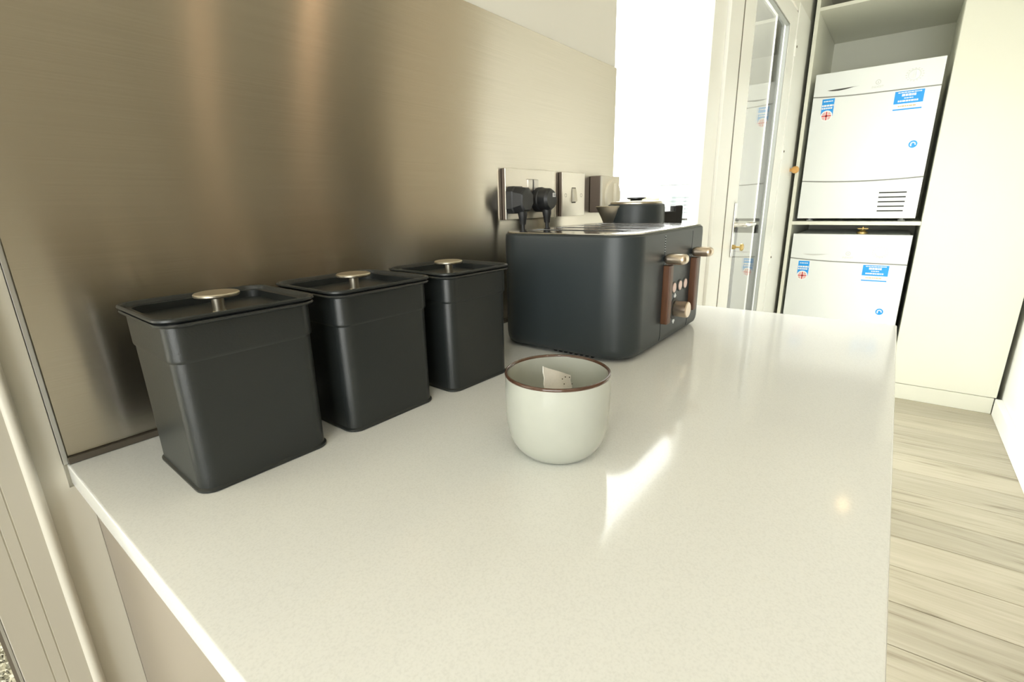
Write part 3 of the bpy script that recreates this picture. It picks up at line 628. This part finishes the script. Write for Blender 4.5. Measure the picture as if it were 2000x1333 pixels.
    words(s1, 0.410, 0.512, 0.688, 0.0045, MT['white_print']); words(s1, 0.428, 0.490, 0.671, 0.012, MT['white_print']); words(s1, 0.440, 0.484, 0.659, 0.005, MT['white_print']); words(s1, 0.414, 0.502, 0.643, 0.0085, MT['white_print'])
    s2 = sticker('sticker_strip', 0.396, 0.524, 0.599, 0.632, MT['white_print'], 0.0004); words(s2, 0.418, 0.498, 0.6185, 0.0050, MT['ochre'], 0.0007)
    fp('blue_band', 0.397, 0.523, 0.601, 0.608, -0.0008, 0.0002, MT['blue'], s2, smooth=0)
    s3 = sticker('sticker', 0.050, 0.112, 0.610, 0.706, MT['blue'])
    words(s3, 0.058, 0.104, 0.690, 0.005, MT['white_print']); words(s3, 0.052, 0.110, 0.664, 0.010, MT['white_print']); words(s3, 0.052, 0.110, 0.650, 0.009, MT['white_print'])
    bm = bmesh.new(); lathe(bm, [(0.0305, 0.0), (0.0305, -0.0011)], fx, W/2-0.080, 0.612, axis='x', n=28); rd = finish(bm, 'flag_roundel', MT['white_print'], s3)
    bm = bmesh.new(); box(bm, fx-0.0016, fx-0.0004, W/2-0.104, W/2-0.056, 0.608, 0.616); box(bm, fx-0.0016, fx-0.0004, W/2-0.084, W/2-0.076, 0.589, 0.635)
    finish(bm, 'flag_cross', MT['red'], s3, smooth=0)
    bm = bmesh.new()
    for su in (-1, 1):
        for sv in (-1, 1):
            pts = [(su*0.007, sv*0.0065), (su*0.022, sv*0.0065), (su*0.021, sv*0.014), (su*0.009, sv*0.023)]
            loft(bm, [[(fx-0.0014, W/2-0.080-a, 0.612+b) for a, b in pts], [(fx-0.0006, W/2-0.080-a, 0.612+b) for a, b in pts]])
    finish(bm, 'flag_field', mat('sticker_pale_red', (0.75, 0.45, 0.42), 0.4), s3, smooth=0)
    bm = bmesh.new(); lathe(bm, [(0.0195, 0.0004), (0.0195, -0.0007)], fx, W/2-0.516, 0.418, axis='x', n=28); s4 = finish(bm, 'round_sticker', MT['blue'], t)
    bm = bmesh.new(); pts = [(-0.013, -0.004), (-0.010, 0.008), (0.0, 0.0125), (0.010, 0.008), (0.013, -0.004), (0.008, -0.004), (0.0065, 0.004), (0.0, 0.007), (-0.0065, 0.004), (-0.0055, -0.010), (-0.0105, -0.010)]
    loft(bm, [[(fx-0.0011, W/2-0.516-a, 0.418+b) for a, b in pts], [(fx-0.0005, W/2-0.516-a, 0.418+b) for a, b in pts]]); finish(bm, 'arrow_mark', MT['white_print'], s4, smooth=0)
    # grille of five slots in the kick panel
    for k in range(5): fp('vent_slot', 0.402+0.001*k, 0.530-0.0005*k, 0.1585-0.0258*k, 0.1655-0.0258*k, -0.0006, 0.003, MT['vent'], smooth=0)
    return t
machine(-0.612, -0.022, 0.0535, 0.900, 'white tumble dryer with blue stickers and slotted grille on the upper shelf', False)
machine(-0.618, -0.014, -0.9045, -0.026, 'white dryer with blue stickers in the lower bay, half hidden by the worktop', True)
vl = thing('gas_tap', 'small brass valve above the lower white machine', 'valve', (3.72, -0.372, -0.027))
bm = bmesh.new(); lathe(bm, [(0.030, 0.0), (0.030, 0.010), (0.018, 0.016), (0.013, 0.024)], n=20); finish(bm, 'valve_body', MT['brass'], vl)
bm = bmesh.new(); box(bm, -0.006, 0.006, -0.028, 0.028, 0.026, 0.034, bev=0.002); lathe(bm, [(0.006, 0.022), (0.006, 0.04)], n=12); finish(bm, 'valve_handle', MT['brass'], vl)

tc_ = thing('tall_cupboard', 'plain cream full height cupboard to the right of the stacked machines', 'cupboard', (4.02, -0.90, FL))
def cpn(name, x0, x1, y0, y1, z0, z1, m=MT['cab']): return finish(B(x0-4.02, x1-4.02, y0+0.90, y1+0.90, z0-FL, z1-FL, bev=0.0015, seg=1), name, m, tc_, smooth=0)
cpn('carcass', 3.625, 4.42, -1.120, -0.663, -0.915, CE-0.003, MT['cab']); cpn('door', 3.600, 3.622, -1.127, -0.644, -0.918, CE-0.004); cpn('plinth', 3.603, 3.620, -1.120, -0.646, FL, -0.921)

# ------------------------------------------------------------------ ceiling downlights
def downlight(x, y, label, lm='lamp'):
    t = thing('downlight', label, 'downlight', (x, y, CE), 'ceiling downlights')
    bm = bmesh.new(); lathe(bm, [(0.030, -0.001), (0.030, -0.006), (0.045, -0.006), (0.047, -0.001)], n=32); finish(bm, 'trim_ring', MT['nickel'], t)
    bm = bmesh.new(); lathe(bm, [(0.029, -0.001), (0.029, -0.0035), (0.020, -0.0045)], n=24); finish(bm, 'lamp_lens', MT[lm], t)
    return t
downlight(2.79, -0.53, 'warm round ceiling downlight reflected in the worktop', 'lamp_dim')
downlight(1.42, -1.60, 'warm round ceiling downlight over the open floor, nearer the steel wall', 'lamp_amber')
downlight(-0.55, -0.75, 'added warm fill downlight on the ceiling behind the viewpoint near the worktop end')  # this lamp and the next are added, unseen, as overhead fill
downlight(-0.55, -1.75, 'added warm fill downlight on the ceiling behind the viewpoint away from the worktop')
downlight(1.31, -2.60, 'warm round ceiling downlight over the open floor, further from the steel wall', 'lamp_amber')

# ------------------------------------------------------------------ outside the glazing
struct(finish(B(-30, 60, 2.9, 80, -6.2, -6.0), 'ground', MT['ground'], smooth=0))
struct(finish(B(1.0, 4.9, 0.16, 1.7, FL-0.2, FL-0.02), 'balcony_floor', MT['ground'], smooth=0))
struct(finish(B(4.9, 5.05, 0.16, 0.85, FL-0.2, 2.6), 'balcony_wall', MT['render_wall'], smooth=0))
rl = thing('balustrade', 'dark grey balcony balustrade with pale infill outside the window', 'railing', (3.0, 0.9, FL))
for z in (0.088, 0.050): finish(B(-0.012, 0.012, -0.7, 0.75, z-0.006-FL, z+0.006-FL, bev=0.002), 'rail', MT['rail'], rl)
finish(B(-0.006, 0.006, -0.7, 0.75, 0.10, 0.040-FL), 'infill_panel', MT['rail_pale'], rl, smooth=0)
for y in (-0.70, 0.02, 0.74): finish(B(-0.010, 0.010, y-0.010, y+0.010, -0.02, 0.085-FL), 'post', MT['rail'], rl, smooth=0)
bd = thing('office_building', 'pale grey distant building with louvred bands seen through the window', 'building', (24.0, 8.0, -6.0))
finish(B(-2.0, 4.0, -1.35, 0.10, 0.0, 6.84, bev=0.02), 'facade', MT['facade'], bd, smooth=0)
finish(B(-2.15, 4.1, -1.45, 0.2, 6.84, 6.98), 'parapet', MT['rail_pale'], bd, smooth=0)
for k in range(7): finish(B(-2.08, -2.0, -1.25, -0.35, 5.35+0.16*k, 5.43+0.16*k), 'louvre', MT['facade_dark'], bd, smooth=0)
bm = bmesh.new(); rt = random.Random(9)
for k in range(26):
    a, b_ = rt.uniform(0, 6.28), rt.uniform(-0.4, 1.0); bmesh.ops.create_icosphere(bm, subdivisions=2, radius=rt.uniform(0.45, 0.8), matrix=Matrix.Translation((1.1*math.cos(a)*(1-abs(b_)*.5), 1.1*math.sin(a)*(1-abs(b_)*.5), 5.2 + b_*0.9)))
for v in bm.verts: v.co += Vector((rt.uniform(-.08, .08), rt.uniform(-.08, .08), rt.uniform(-.08, .08)))
tt = thing('tree', 'pale yellowish round tree outside the window behind the kettle', 'tree', (26.0, 10.6, -6.0))
finish(bm, 'foliage', MT['hedge'], tt)
bm = bmesh.new(); tube(bm, [(0, 0, 0), (0.05, 0, 2.5), (0, 0, 5.0)], [0.22, 0.17, 0.12]); finish(bm, 'trunk', MT['seam'], tt)

# ------------------------------------------------------------------ lift everything so that the floor is at z = 0
for o in S.objects:
    if o.parent is None and o is not cam: o.location.z += ZC
